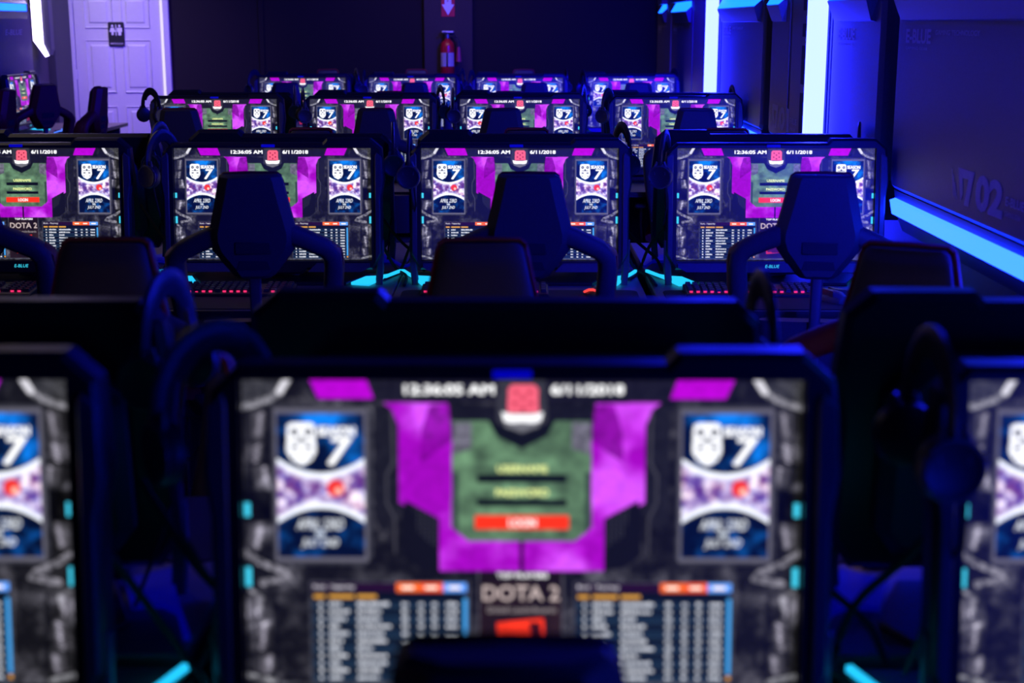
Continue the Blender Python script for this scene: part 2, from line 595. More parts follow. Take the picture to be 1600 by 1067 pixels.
        for a in (0.0935, 0.1185):
            img[np.hypot((U - q(a)) * 1.78, V - 0.172) < 0.004] = (250, 251, 255)
        rect(q(0.088), 0.2, q(0.124), 0.205, (16, 22, 50))
        rect(q(0.0875), 0.217, q(0.1), 0.228, (16, 22, 50))
        rect(q(0.112), 0.217, q(0.1245), 0.228, (16, 22, 50))
        text('SEASON', q(0.135), 0.155, q(0.2), 0.182, (250, 251, 255), bold=2)
        text('7', q(0.152), 0.19, q(0.192), 0.277, (255, 255, 255), shear=0.25, bold=5)
        text('APRIL 23RD', q(0.095), 0.452, q(0.18), 0.486, (245, 250, 255), shear=0.3)
        text('TO', q(0.128), 0.494, q(0.144), 0.508, (235, 245, 255), bold=1)
        text('JULY 2ND', q(0.103), 0.516, q(0.17), 0.548, (245, 250, 255), shear=0.3)
    # cyan edge lights of the drawn frame
    for v0, v1 in ((0.4, 0.445), (0.61, 0.672)):
        rect(0.001, v0, 0.012, v1, (62, 196, 226), mirror=True)
    # leader tables
    rg = np.random.RandomState(5)
    for o_, nm in ((0.12, 'Rank - Yesterday'), (0.598, 'Rank - Tourney')):
        rect(o_ - 0.004, 0.655, o_ + 0.287, 0.992, (58, 58, 66), amt=0.4, tex=fine)
        rect(o_, 0.66, o_ + 0.282, 0.985, (10, 16, 26))
        rect(o_, 0.66, o_ + 0.282, 0.69, (34, 12, 40))
        text(nm, o_ + 0.004, 0.666, o_ + 0.078, 0.684, (226, 224, 232))
        for k, cc in enumerate([(240, 104, 34), (240, 84, 30), (96, 158, 250)]):
            a0 = o_ + 0.153 + 0.0425 * k
            rect(a0, 0.66, a0 + 0.0425, 0.69, cc)
            rect(a0 + 0.01, 0.671, a0 + 0.032, 0.68, (255, 236, 220))
        for a0, wd in ((0.004, 0.02), (0.031, 0.045), (0.082, 0.035)):
            rect(o_ + a0, 0.699, o_ + a0 + wd, 0.71, (222, 160, 60))
        rows = 11
        for k in range(rows):
            v = 0.7195 + k * 0.0243
            if k % 2 == 0:
                rect(o_, v - 0.003, o_ + 0.272, v + 0.0213, (18, 34, 52))
            rect(o_, v + 0.0205, o_ + 0.272, v + 0.0235, (46, 72, 96))
            cells = [(0.013, 0.007), (0.031, 0.016 + 0.026 * rg.rand()), (0.082, 0.026 + 0.036 * rg.rand()), (0.163, 0.011), (0.193, 0.009), (0.218, 0.009), (0.243, 0.021)]
            for a0, wd in cells:
                a = o_ + a0
                end = a + wd
                while a < end:
                    gw = 0.0035 + 0.004 * rg.rand()
                    rect(a, v + 0.004 + 0.003 * rg.rand(), min(a + gw, end), v + 0.0148, (222, 225, 234))
                    a += gw + 0.0014
        rect(o_ + 0.2745, 0.71, o_ + 0.281, 0.96, (66, 156, 226))
        rect(o_ + 0.2745, 0.965, o_ + 0.281, 0.98, (214, 150, 60))
    # game tile
    rect(0.421, 0.622, 0.575, 0.99, (70, 68, 76), amt=0.4, tex=fine)
    m = rect(0.424, 0.622, 0.572, 0.985, (32, 20, 19), amt=0.5, tex=grit)
    rect(0.45, 0.624, 0.55, 0.645, (14, 13, 14))
    text('TOP PLAYERS', 0.455, 0.627, 0.546, 0.641, (240, 238, 240), bold=1)
    text('DOTA 2', 0.43, 0.668, 0.567, 0.716, (190, 172, 168), bold=1)
    text('Global Leaderboards', 0.437, 0.736, 0.563, 0.757, (150, 140, 140))
    fill([(0.455, 0.79), (0.54, 0.775), (0.546, 0.93), (0.46, 0.945)], (224, 48, 14), amt=0.4, tex=grit)
    fill([(0.462, 0.86), (0.5, 0.85), (0.535, 0.93), (0.49, 0.935)], (60, 14, 8))
    fill([(0.512, 0.79), (0.534, 0.787), (0.536, 0.83), (0.52, 0.84)], (60, 14, 8))
    fill([(0.465, 0.9), (0.48, 0.895), (0.484, 0.925), (0.467, 0.93)], (70, 16, 8))
    rect(0.06, 0.987, 0.94, 1.0, (62, 62, 68), amt=0.9, tex=fine)
    return np.clip(img, 0, 255) / 255.0


def screen_mesh():
    im = paint_screen()
    lin = np.where(im <= 0.04045, im / 12.92, ((im + 0.055) / 1.055) ** 2.4)
    lin = lin.reshape(SH // 2, 2, SW // 2, 2, 3).mean((1, 3))
    ny, nx = lin.shape[:2]
    jj, ii = np.mgrid[0:ny, 0:nx]
    X = -0.35 + 0.70 * ii / (nx - 1)
    Z = 0.484 - 0.394 * jj / (ny - 1)
    Y = (Z - 0.484) * math.tan(R(6))
    co = np.stack([X, Y, Z], -1).reshape(-1, 3).astype(np.float32)
    idx = (jj * nx + ii)
    a, b, c, d = idx[:-1, :-1], idx[1:, :-1], idx[1:, 1:], idx[:-1, 1:]
    quads = np.stack([a, b, c, d], -1).reshape(-1, 4).astype(np.int32)
    nq = len(quads)
    me = bpy.data.meshes.new('screen')
    me.vertices.add(len(co))
    me.vertices.foreach_set('co', co.ravel())
    me.loops.add(nq * 4)
    me.loops.foreach_set('vertex_index', quads.ravel())
    me.polygons.add(nq)
    me.polygons.foreach_set('loop_start', np.arange(0, nq * 4, 4, dtype=np.int32))
    me.update(calc_edges=True)
    at = me.color_attributes.new('picture', 'FLOAT_COLOR', 'POINT')
    rgba = np.ones((len(co), 4), np.float32)
    rgba[:, :3] = lin.reshape(-1, 3)
    at.data.foreach_set('color', rgba.ravel())
    m = bpy.data.materials.new('lit_screen')
    m.use_nodes = True
    nt = m.node_tree
    bs = nt.nodes['Principled BSDF']
    bs.inputs['Base Color'].default_value = (0.07, 0.07, 0.075, 1)
    bs.inputs['Roughness'].default_value = 0.42
    an = nt.nodes.new('ShaderNodeAttribute')
    an.attribute_name = 'picture'
    nt.links.new(an.outputs['Color'], bs.inputs['Emission Color'])
    bs.inputs['Emission Strength'].default_value = 1.25
    m.cycles.emission_sampling = 'NONE'
    me.materials.append(m)
    return me


# ------------------------------------------------------------------ room shell
XR, XL, YB, YF, ZC = 1.44, -4.45, 14.2, -2.2, 3.0


def shell(name, mb, mat):
    return struct(mb.build(name, mat, smooth=False))


shell('floor', MB().box(XL - 0.2, XR + 0.2, YF - 0.2, YB + 0.2, -0.12, 0.0), M_FLOOR)
shell('ceiling', MB().box(XL - 0.2, XR + 0.2, YF - 0.2, YB + 0.2, ZC, ZC + 0.12), M_CEIL)
wr = shell('wall_right', MB().box(XR, XR + 0.15, YF, YB, 0, ZC), M_PANELD)
wl = shell('wall_left', MB().box(XL - 0.15, XL, YF, YB, 0, ZC), M_LEFTW)
shell('wall_front', MB().box(XL, XR, YF - 0.15, YF, 0, ZC), M_WALL)
wb = shell('wall_back', MB().box(XL, XR, YB, YB + 0.15, 0, ZC), M_WALL)
struct(MB().box(-0.93, -0.46, YB - 0.07, YB, 0, ZC, 0.004).build('trim_1', M_COLUMN))          # pier with the extinguisher
struct(MB().box(-2.55, -2.5, YB - 0.015, YB, 0, ZC, 0.003).build('trim_2', M_WALL))
struct(MB().box(XL, XL + 0.07, YB - 0.55, YB - 0.02, 0, ZC, 0.004).build('trim_3', M_PANELD))
struct(MB().box(-3.36, XR, YB - 0.015, YB, 0, 0.1, 0.003).build('baseboard_back', M_PANELD))

# restroom door: six sunk panels, casing, hinges and the lit gap
dx0, dx1, dy = -4.34, -3.50, YB - 0.03
door = struct(empty('door_1', (0, 0, 0)))
mb = MB().box(dx0, dx1, dy, YB - 0.005, 0.01, 2.05)
mb.build('door_slab', M_DOOR, door, smooth=False)
for cx0, cx1 in ((dx0 + 0.105, dx0 + 0.375), (dx1 - 0.375, dx1 - 0.105)):
    for z0, z1 in ((0.2, 0.86), (1.0, 1.50), (1.62, 1.92)):
        t = MB()
        ring_o = [(cx0, z0), (cx1, z0), (cx1, z1), (cx0, z1)]
        for d0, d1, ya, yb in ((0.0, 0.012, dy - 0.001, dy + 0.008), (0.012, 0.04, dy + 0.008, dy + 0.008), (0.04, 0.055, dy + 0.008, dy - 0.001)):
            a, b = inset(ring_o, d0), inset(ring_o, d1)
            t.add([(p[0], ya - 0.012, p[1]) for p in a] + [(p[0], yb - 0.012, p[1]) for p in b],
                  [(i, (i + 1) % 4, 4 + (i + 1) % 4, 4 + i) for i in range(4)])
        c = inset(ring_o, 0.055)
        t.add([(p[0], dy - 0.013, p[1]) for p in c], [(0, 1, 2, 3)])
        o_ = inset(ring_o, -0.004)
        t.add([(p[0], dy + 0.001, p[1]) for p in o_] + [(p[0], dy - 0.013, p[1]) for p in ring_o],
              [(i, (i + 1) % 4, 4 + (i + 1) % 4, 4 + i) for i in range(4)])
        t.build('door_panel', M_DOOR, door, smooth=False)
MB().box(dx0 - 0.085, dx0 - 0.006, YB - 0.05, YB, 0, 2.12, 0.006).build('casing', M_DOOR, door)
MB().box(dx1 + 0.028, dx1 + 0.085, YB - 0.05, YB, 0, 2.12, 0.006).build('casing', M_DOOR, door)
MB().box(dx0 - 0.085, dx1 + 0.085, YB - 0.05, YB, 2.06, 2.13, 0.006).build('casing', M_DOOR, door)
MB().box(dx1 + 0.004, dx1 + 0.026, YB - 0.045, YB - 0.005, 0.02, 2.05).build('lit_gap', M_LEDG, door)
for z in (0.3, 1.12, 1.86):
    MB().box(dx0 - 0.012, dx0 + 0.008, dy - 0.012, dy + 0.004, z, z + 0.1, 0.003).build('hinge', M_DOOR, door)
kn = MB().lathe([(0.012, 0), (0.012, -0.03), (0.028, -0.04), (0.03, -0.055), (0.015, -0.065)], (dx1 - 0.06, dy, 0.95), 'y')
kn.build('door_knob', M_STEEL, door)

# restroom sign on the door
sg = tag(empty('restroom_sign', (-3.93, dy, 1.56)), 'black restroom sign with two white figures on the white door', 'sign')
sp = [(-0.07, -0.115), (0.07, -0.115), (0.078, -0.107), (0.078, 0.107), (0.07, 0.115), (-0.07, 0.115), (-0.078, 0.107), (-0.078, -0.107)]
MB().prism(sp, -0.024, -0.0155, 'y', 0.002).build('sign_board', M_SIGNB, sg)


def figure(cx, skirt):
    t = MB()
    t.prism([(cx + 0.012 * math.cos(k * math.pi / 6), 0.077 + 0.012 * math.sin(k * math.pi / 6)) for k in range(12)], -0.0265, -0.0235, 'y')
    if skirt:
        t.prism([(cx - 0.016, 0.06), (cx + 0.016, 0.06), (cx + 0.03, 0.02), (cx + 0.01, 0.02), (cx + 0.01, -0.01), (cx - 0.01, -0.01), (cx - 0.01, 0.02), (cx - 0.03, 0.02)], -0.0265, -0.0235, 'y')
    else:
        t.prism([(cx - 0.024, 0.06), (cx + 0.024, 0.06), (cx + 0.026, 0.02), (cx + 0.014, 0.02), (cx + 0.014, -0.012), (cx - 0.014, -0.012), (cx - 0.014, 0.02), (cx - 0.026, 0.02)], -0.0265, -0.0235, 'y')
    return t


figure(-0.035, True).build('figure', M_SIGNW, sg)
figure(0.035, False).build('figure', M_SIGNW, sg)
MB().box(-0.004, 0.004, -0.0265, -0.0235, -0.015, 0.09).build('divider', M_SIGNW, sg)
t = MB()
wall_text(t, 'RESTROOM', -0.062, 0.062, -0.1, -0.082, lambda a, b: (a, -0.0245, b))
t.build('lettering', M_SIGNW, sg, smooth=False)

# arrow sign above the extinguisher
ar = tag(empty('arrow_sign', (-0.695, YB - 0.07, 1.93)), 'red sign with white downward arrow above the extinguisher', 'sign')
MB().box(-0.065, 0.065, -0.006, -0.0, -0.205, 0.30, 0.002).build('sign_board', M_SIGNR, ar)
MB().prism([(-0.032, 0.28), (0.032, 0.28), (0.032, -0.09), (0.06, -0.09), (0, -0.19), (-0.06, -0.09), (-0.032, -0.09)], -0.009, -0.0055, 'y').build('arrow', M_SIGNW, ar)
t = MB()
for i, ch in enumerate('EXTINGUISHER'):
    wall_text(t, ch, -0.011, 0.011, 0.25 - i * 0.029, 0.27 - i * 0.029, lambda a, b: (a, -0.0098, b))
t.build('lettering', M_SIGNR, ar, smooth=False)

# fire extinguisher
ex = tag(empty('fire_extinguisher', (-0.70, YB - 0.16, 1.17)), 'red fire extinguisher with white label hanging on the grey pier', 'extinguisher')
MB().lathe([(0.0, 0), (0.055, 0.0), (0.068, 0.02), (0.068, 0.27), (0.058, 0.31), (0.03, 0.335), (0.022, 0.35)], seg=20).build('cylinder_body', M_EXT, ex)
lab = MB()
lab.rings([[(0.0692 * math.sin(a), -0.0692 * math.cos(a), z) for z in (0.085, 0.215)] for a in np.linspace(-1.15, 1.15, 12)], caps=False)
lab.build('paper_label', M_SIGNW, ex)
MB().lathe([(0.02, 0.345), (0.026, 0.35), (0.026, 0.39), (0.014, 0.4)], seg=12).build('valve', M_STEEL, ex)
MB().tube([(0, 0.02, 0.385), (-0.02, -0.03, 0.40), (-0.035, -0.09, 0.395)], 0.009, 6).tube([(0, 0.02, 0.40), (-0.02, -0.03, 0.403), (-0.04, -0.095, 0.4)], 0.009, 6).build('lever', M_SIGNB, ex)
MB().tube([(0.02, 0, 0.37), (0.08, -0.01, 0.37), (0.108, -0.01, 0.33), (0.108, -0.01, 0.26)], 0.010, 8).build('hose', M_SIGNB, ex)
MB().lathe([(0.014, 0.27), (0.02, 0.24), (0.028, 0.14), (0.03, 0.13)], (0.108, -0.01, 0), seg=12).build('horn', M_PINK, ex)
MB().box(-0.05, 0.06, -0.03, 0.088, 0.405, 0.42, 0.003).build('bracket_plate', M_SIGNW, ex)
MB().box(-0.012, 0.012, 0.069, 0.088, 0.1, 0.42, 0.002).build('wall_bracket', M_STEEL, ex)


# ------------------------------------------------------------------ right wall: panels, caps, LED strips and pillars
def wall_panel(y0, y1, mirror_x=None, z0=1.08, label='', txt=True, number=None, cap0=0.06, cap1=0.06, led=True):
    """y0 near end, y1 far end; the face is at x = 1.33"""
    root = empty('wall_panel', (1.44, (y0 + y1) / 2, 0))
    L = (y1 - y0) / 2
    tag(root, label, 'wall panel', 'panels along the right wall')
    f = 1.33 - 1.44
    out = [(-L, z0 + 0.03), (-L + 0.03, z0), (L - 0.03, z0), (L, z0 + 0.03), (L, 2.3), (L - 0.08, 2.42), (-L + 0.08, 2.42), (-L, 2.3)]
    MB().prism(out, f, -0.001, 'x', 0.018).build('panel_face', M_PANEL, root, smooth=False)
    # slanted foot below the face down to the strip
    ft = MB().rings([[(f + 0.012, -L + 0.03, z0), (-0.001, -L + 0.03, z0), (-0.001, -L + 0.03, 0.93), (f + 0.05, -L + 0.03, 0.93), (f + 0.02, -L + 0.03, 1.0)],
                     [(f + 0.012, L - 0.03, z0), (-0.001, L - 0.03, z0), (-0.001, L - 0.03, 0.93), (f + 0.05, L - 0.03, 0.93), (f + 0.02, L - 0.03, 1.0)]])
    ft.build('panel_foot', M_PANELD, root, smooth=False)
    if led:
        MB().rings([[(f + 0.014, yy, 1.052), (f - 0.006, yy, 1.045), (f + 0.004, yy, 0.995), (f + 0.022, yy, 1.0)] for yy in (-L + 0.045, L - 0.045)]).build('led_strip', M_LEDS, root, smooth=False)
    # cap with its light
    c0, c1 = -L + cap0, L - cap1
    cp = MB().rings([[(f - 0.045, c0 + 0.02, 1.75), (f + 0.01, c0, 1.80), (f + 0.01, c0 + 0.03, 1.665), (f - 0.018, c0 + 0.04, 1.672)],
                     [(f - 0.045, c1 - 0.02, 1.75), (f + 0.01, c1, 1.80), (f + 0.01, c1 - 0.03, 1.665), (f - 0.018, c1 - 0.04, 1.672)]])
    cp.build('cap', M_GREYPL, root, smooth=False)
    MB().rings([[(f - 0.046, c0 + 0.03, 1.755), (f - 0.002, c0 + 0.02, 1.83), (f + 0.02, c0 + 0.02, 1.80), (f - 0.02, c0 + 0.03, 1.755)],
                [(f - 0.046, c1 - 0.03, 1.755), (f - 0.002, c1 - 0.02, 1.83), (f + 0.02, c1 - 0.02, 1.80), (f - 0.02, c1 - 0.03, 1.755)]]).build('cap_light', M_LEDC, root, smooth=False)
    MB().rings([[(f - 0.05, c0, 1.83), (f + 0.01, c0 - 0.02, 1.83), (f + 0.01, c0 - 0.02, 2.0), (f - 0.05, c0, 1.97)],
                [(f - 0.05, c1, 1.83), (f + 0.01, c1 + 0.02, 1.83), (f + 0.01, c1 + 0.02, 2.0), (f - 0.05, c1, 1.97)]]).build('cap_hood', M_GREYPL, root, smooth=False)
    if txt:
        t = MB()
        g = lambda a, b: (f - 0.0015, L - a, b)
        w_ = min(0.3, L * 0.8)
        wall_text(t, 'E-BLUE', 0.12, 0.12 + w_, 1.595, 1.642, g, 0.0, 0, 0.03)
        wall_text(t, 'GAMING GEAR', 0.12, 0.12 + w_ * 0.9, 1.574, 1.584, g)
        if L > 0.5:
            wall_text(t, 'GAMING TECHNOLOGY', 0.17 + w_, 0.62 + w_, 1.625, 1.64, g)
        t.build('lettering', M_PRINT, root, smooth=False)
    if number:
        t = MB()
        st, zz, hh = number[1], number[2], number[3]
        g = lambda a, b: (f - 0.0015, L - st - a * hh, zz + b * hh)
        for k in range(3):
            t.add([g(0.15 * k, 0.9 - 0.18 * k), g(0.15 * k + 0.08, 0.9 - 0.18 * k), g(0.15 * k + 0.38, 0.1), g(0.15 * k + 0.3, 0.1)], [(0, 1, 2, 3)])
        t.add([g(0.62, 1), g(2.1, 1), g(1.75, 0.0), g(1.35, 0), g(1.6, 0.75), g(1.05, 0.75), g(1.2, 0.3), g(1.0, 0.05)], [(0, 1, 2, 3, 4, 5, 6, 7)])
        wall_text(t, number[0], 2.3, 4.6, 0.0, 1.0, g, 0.0, 0, 0.045)
        wall_text(t, 'E-BLUE', 4.8, 6.2, 0.42, 0.66, g, 0.0, 0, 0.02)
        wall_text(t, 'GAMING GEAR', 4.8, 6.0, 0.15, 0.28, g)
        t.build('number_print', M_PRINT, root, smooth=False)
    return root


wall_panel(3.25, 5.13, label='large grey wall panel printed 02 above the glowing strip, right edge', number=('02', 0.74, 1.13, 0.105))
wall_panel(5.36, 6.2, label='blue-washed wall panel just nearer than the brighter tall light pillar')
wall_panel(7.16, 7.7, label='narrow dark wall panel printed 01 beyond the brighter light pillar', txt=False, number=('01', 0.05, 1.13, 0.12), cap0=0.1)
wall_panel(7.95, 9.6, label='wall panel between the two tall light pillars, behind the 01 panel')
wall_panel(11.2, 12.75, cap0=0.1, cap1=0.3, label='grey wall panel just beyond the farther light pillar')
wall_panel(12.85, 14.1, cap0=0.35, cap1=0.5, label='last grey wall panel beside the back wall corner')
wall_panel(-0.4, 2.4, label='wall panel on the right wall beside the camera', txt=False)


def pillar(y, label, reach=0.75):
    root = tag(empty('light_pillar', (1.30, y, 0)), label, 'light', 'tall blue light pillars on the right wall')
    MB().box(0.055, 0.139, -0.06, 0.06, 0.0, 2.9, 0.008).build('pillar_housing', M_PANELD, root, smooth=False)
    MB().box(0.03, 0.139, 0.1, reach, 0.0, 2.6, 0.012).build('slotted_plate', M_PANEL, root, smooth=False)
    for k, (z0, z1) in enumerate(((1.72, 1.85), (1.60, 1.66), (1.38, 1.56), (1.0, 1.34))):
        MB().box(0.027, 0.031, min(0.36, reach - 0.04), min(0.46, reach - 0.01), z0, z1, 0.001).build('slot', M_RUBBER, root, smooth=False)
    MB().box(-0.04, 0.042, -0.03, 0.03, 0.55, 2.75, 0.008).build('light_tube', M_LEDP, root)
    MB().box(0.046, 0.09, -0.02, 0.025, 0.4, 2.85, 0.004).build('pillar_edge', M_PANELD, root)
    MB().box(-0.035, 0.036, -0.026, 0.026, 0.50, 0.55, 0.006).build('end_cap', M_GREYPL, root)
    MB().box(-0.035, 0.036, -0.026, 0.026, 2.75, 2.80, 0.006).build('end_cap', M_GREYPL, root)


pillar(6.38, 'brighter nearer tall blue light pillar on the right wall')
pillar(9.88, 'farther tall blue light pillar on the right wall', 1.3)
pillar(3.03, 'tall blue light pillar on the right wall outside the picture', 0.15)

# ------------------------------------------------------------------ left wall: panel and white lamp
root = tag(empty('wall_panel', (XL, 12.2, 0)), 'grey left wall panel with blue light behind the side desk', 'wall panel')
MB().prism([(-1.1, 0.95), (0.68, 0.95), (0.68, 1.74), (0.6, 1.86), (-1.1, 1.86)], 0.001, 0.12, 'x', 0.015).build('panel_face', M_PANEL, root, smooth=False)
MB().rings([[(0.12, -1.0, 1.70), (0.16, -1.0, 1.76), (0.16, -1.0, 1.83), (0.12, -1.0, 1.85)], [(0.12, 0.6, 1.70), (0.16, 0.52, 1.76), (0.16, 0.5, 1.83), (0.12, 0.55, 1.85)]]).build('cap', M_GREYPL, root, smooth=False)
MB().box(0.158, 0.166, -0.9, 0.46, 1.765, 1.825).build('cap_light', M_LEDC, root)
t = MB()
wall_text(t, 'E-BLUE', 0.0, 0.42, 1.565, 1.61, lambda a, b: (0.1215, 0.02 + a, b), 0.2)
t.build('lettering', M_PRINT, root, smooth=False)

root = tag(empty('wall_lamp', (-4.36, 13.15, 0)), 'white slanted-end wall lamp beside the restroom door', 'lamp')
MB().prism([(-0.045, 1.51), (0.09, 1.38), (0.11, 1.43), (0.11, 2.6), (-0.045, 2.6)], 0.0, 0.1, 'y', 0.004).build('housing', M_GREYPL, root, smooth=False)
MB().prism([(-0.045, 1.51), (0.055, 1.365), (0.085, 1.375), (0.04, 1.48), (0.04, 2.6), (-0.045, 2.6)], -0.012, -0.001, 'y').build('diffuser', M_LEDW, root, smooth=False)
MB().box(-0.085, -0.03, 0.03, 0.07, 1.8, 1.84).build('bracket', M_STEEL, root)


# ------------------------------------------------------------------ monitor (all-in-one with an angular frame)
TILT = math.tan(R(6))
tilt = lambda x, y, z: (x, y + (z - 0.484) * TILT, z)
OUT = [(-0.388, 0.470), (-0.352, 0.503), (0.180, 0.503), (0.195, 0.519), (0.350, 0.519), (0.390, 0.484), (0.400, 0.37), (0.390, 0.31), (0.390, 0.11),
       (0.355, 0.056), (0.12, 0.056), (0.10, 0.040), (-0.10, 0.040), (-0.12, 0.056), (-0.355, 0.056), (-0.390, 0.11), (-0.390, 0.31), (-0.400, 0.37)]
INN = [(-0.352, 0.088), (0.352, 0.088), (0.352, 0.486), (-0.352, 0.486)]


def frame_mb():
    mb = MB()
    o0, o1 = inset(OUT, 0.008), OUT
    o2 = inset(OUT, 0.012)
    n = len(OUT)
    lay = [(o0, -0.016), (o1, -0.007), (o1, 0.03), (o2, 0.042)]
    vs = []
    for pl, y in lay:
        vs += [(p[0], y, p[1]) for p in pl]
    fs = []
    for r in range(3):
        for i in range(n):
            j = (i + 1) % n
            fs.append((r * n + i, r * n + j, (r + 1) * n + j, (r + 1) * n + i))
    fs += [tuple(3 * n + i for i in t_) for t_ in tessellate_polygon([[Vector((p[0], p[1], 0)) for p in o2]])]
    mb.add(vs, fs)
    # front ring with the opening
    pts = [Vector((p[0], p[1], 0)) for p in o0]
    hole = [Vector((p[0], p[1], 0)) for p in reversed(INN)]
    allp = o0 + list(reversed(INN))
    mb.add([(p[0], -0.016, p[1]) for p in allp], [t_ for t_ in tessellate_polygon([pts, hole])])
    mb.add([(p[0], -0.016, p[1]) for p in INN] + [(p[0], 0.002, p[1]) for p in INN], [(i, (i + 1) % 4, 4 + (i + 1) % 4, 4 + i) for i in range(4)])
    return mb.map(tilt)


SCREEN = screen_mesh()


def make_monitor(wing_mat):
    r = empty('gaming_monitor')
    frame_mb().build('frame', M_PLASTIC, r, angle=25)
    s = bpy.data.objects.new('screen', SCREEN)
    COL.objects.link(s)
    s.parent = r
    # chin plates that catch the light, badge, logo
    for sg_ in (-1, 1):
        p = [(sg_ * 0.345, 0.080), (sg_ * 0.345, 0.066), (sg_ * 0.315, 0.052), (sg_ * 0.125, 0.052), (sg_ * 0.155, 0.080)]
        c = MB()
        c.add([(a, -0.0165, b) for a, b in p] + [(a, -0.018 - (0.084 - b) * 0.5, b) for a, b in p],
              [(5, 6, 7, 8, 9)] + [(i, (i + 1) % 5, 5 + (i + 1) % 5, 5 + i) for i in range(5)])
        c.map(tilt).build('chin_plate', M_GREYPL, r, smooth=False)
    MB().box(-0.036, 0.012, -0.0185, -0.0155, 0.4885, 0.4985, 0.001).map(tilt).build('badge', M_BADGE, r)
    lg = MB()
    wall_text(lg, 'E-BLUE', -0.033, 0.017, 0.0645, 0.0755, lambda a, b: (a, -0.0172, b), 0.15)
    lg.map(tilt).build('logo', M_LOGO, r, smooth=False)
    # side fins: lit upright edges
    for sg_ in (-1, 1):
        MB().prism([(sg_ * 0.372, 0.47), (sg_ * 0.39, 0.455), (sg_ * 0.3935, 0.37), (sg_ * 0.384, 0.31), (sg_ * 0.384, 0.115), (sg_ * 0.366, 0.085), (sg_ * 0.366, 0.46)], -0.024, -0.0145, 'y', 0.003).map(tilt).build('side_fin', M_GREYPL, r, smooth=False)
    # rear body with vents
    bp = [(-0.30, 0.10), (0.30, 0.10), (0.33, 0.14), (0.33, 0.36), (0.27, 0.43), (-0.27, 0.43), (-0.33, 0.36), (-0.33, 0.14)]
    b = MB().prism(bp, 0.041, 0.10, 'y', 0.02).map(tilt)
    rb = b.build('rear_body', M_SHELL, r)
    v = MB()
    for k in range(9):
        z = 0.32 + k * 0.0085
        v.box(-0.2, 0.2, 0.099, 0.1035, z, z + 0.004)
    v.map(tilt).build('vent', M_RUBBER, rb, smooth=False)
    MB().box(-0.29, -0.245, 0.099, 0.103, 0.15, 0.20, 0.002).map(tilt).build('port_plate', M_STEEL, rb)
    # uprights standing on the desk, base and its light wings
    for sg_ in (-1, 1):
        MB().tube([(sg_ * 0.382, -0.033, 0.16), (sg_ * 0.380, -0.038, 0.06), (sg_ * 0.374, -0.04, 0.0)], 0.013, 8, depth=0.012, up=(0, 1, 0), power=4).build('upright', M_GREYPL, r)
    MB().tube([(0, 0.06, 0.30), (0, 0.09, 0.18), (0, 0.09, 0.012)], [0.05, 0.055, 0.07], 12, depth=0.018, up=(0, 1, 0), power=4).build('stand', M_SHELL, r)
    MB().prism([(-0.26, -0.07), (0.26, -0.07), (0.33, 0.1), (0.30, 0.17), (-0.30, 0.17), (-0.33, 0.1)], 0.0, 0.012, 'z', 0.004).build('base_plate', M_PLASTIC, r, smooth=False)
    for sg_ in (-1, 1):
        wing = [(0.277, -0.067), (0.345, -0.108), (0.39, 0.035), (0.440, 0.170), (0.4305, 0.172), (0.397, 0.075), (0.366, 0.045), (0.318, 0.046)]
        hz = lambda a: 0.003 + 0.006 * min(1, max(0, (a - 0.277) / 0.12))
        wt = tessellate_polygon([[Vector((a, b_, 0)) for a, b_ in wing]])
        n = len(wing)
        MB().add([(sg_ * a, b_, hz(a) + 0.010) for a, b_ in wing] + [(sg_ * a, b_, hz(a)) for a, b_ in wing],
                 [tuple(t_) for t_ in wt] + [tuple(n + i for i in reversed(t_)) for t_ in wt] + [(i, (i + 1) % n, n + (i + 1) % n, n + i) for i in range(n)]).build('base_light', wing_mat, r, smooth=False)
    return r


# ------------------------------------------------------------------ chair
def yc(z):
    return -0.20 - (z - 0.5) * 0.13


def sring(wd, dp, cy, z, n=24, pw=3.6):
    out = []
    for k in range(n):
        a = 2 * math.pi * (k + 0.5) / n
        c, s_ = math.cos(a), math.sin(a)
        out.append((wd * math.copysign(abs(c) ** (2 / pw), c), cy + dp * math.copysign(abs(s_) ** (2 / pw), s_), z))
    return out


def facet(wd, d, cy, z):
    c = min(0.03, wd * 0.4)
    pts = [(-wd + c, -d), (wd - c, -d), (wd, d * 0.1), (wd, d), (-wd, d), (-wd, d * 0.1)]
    return [(a, cy + b, z) for a, b in pts]


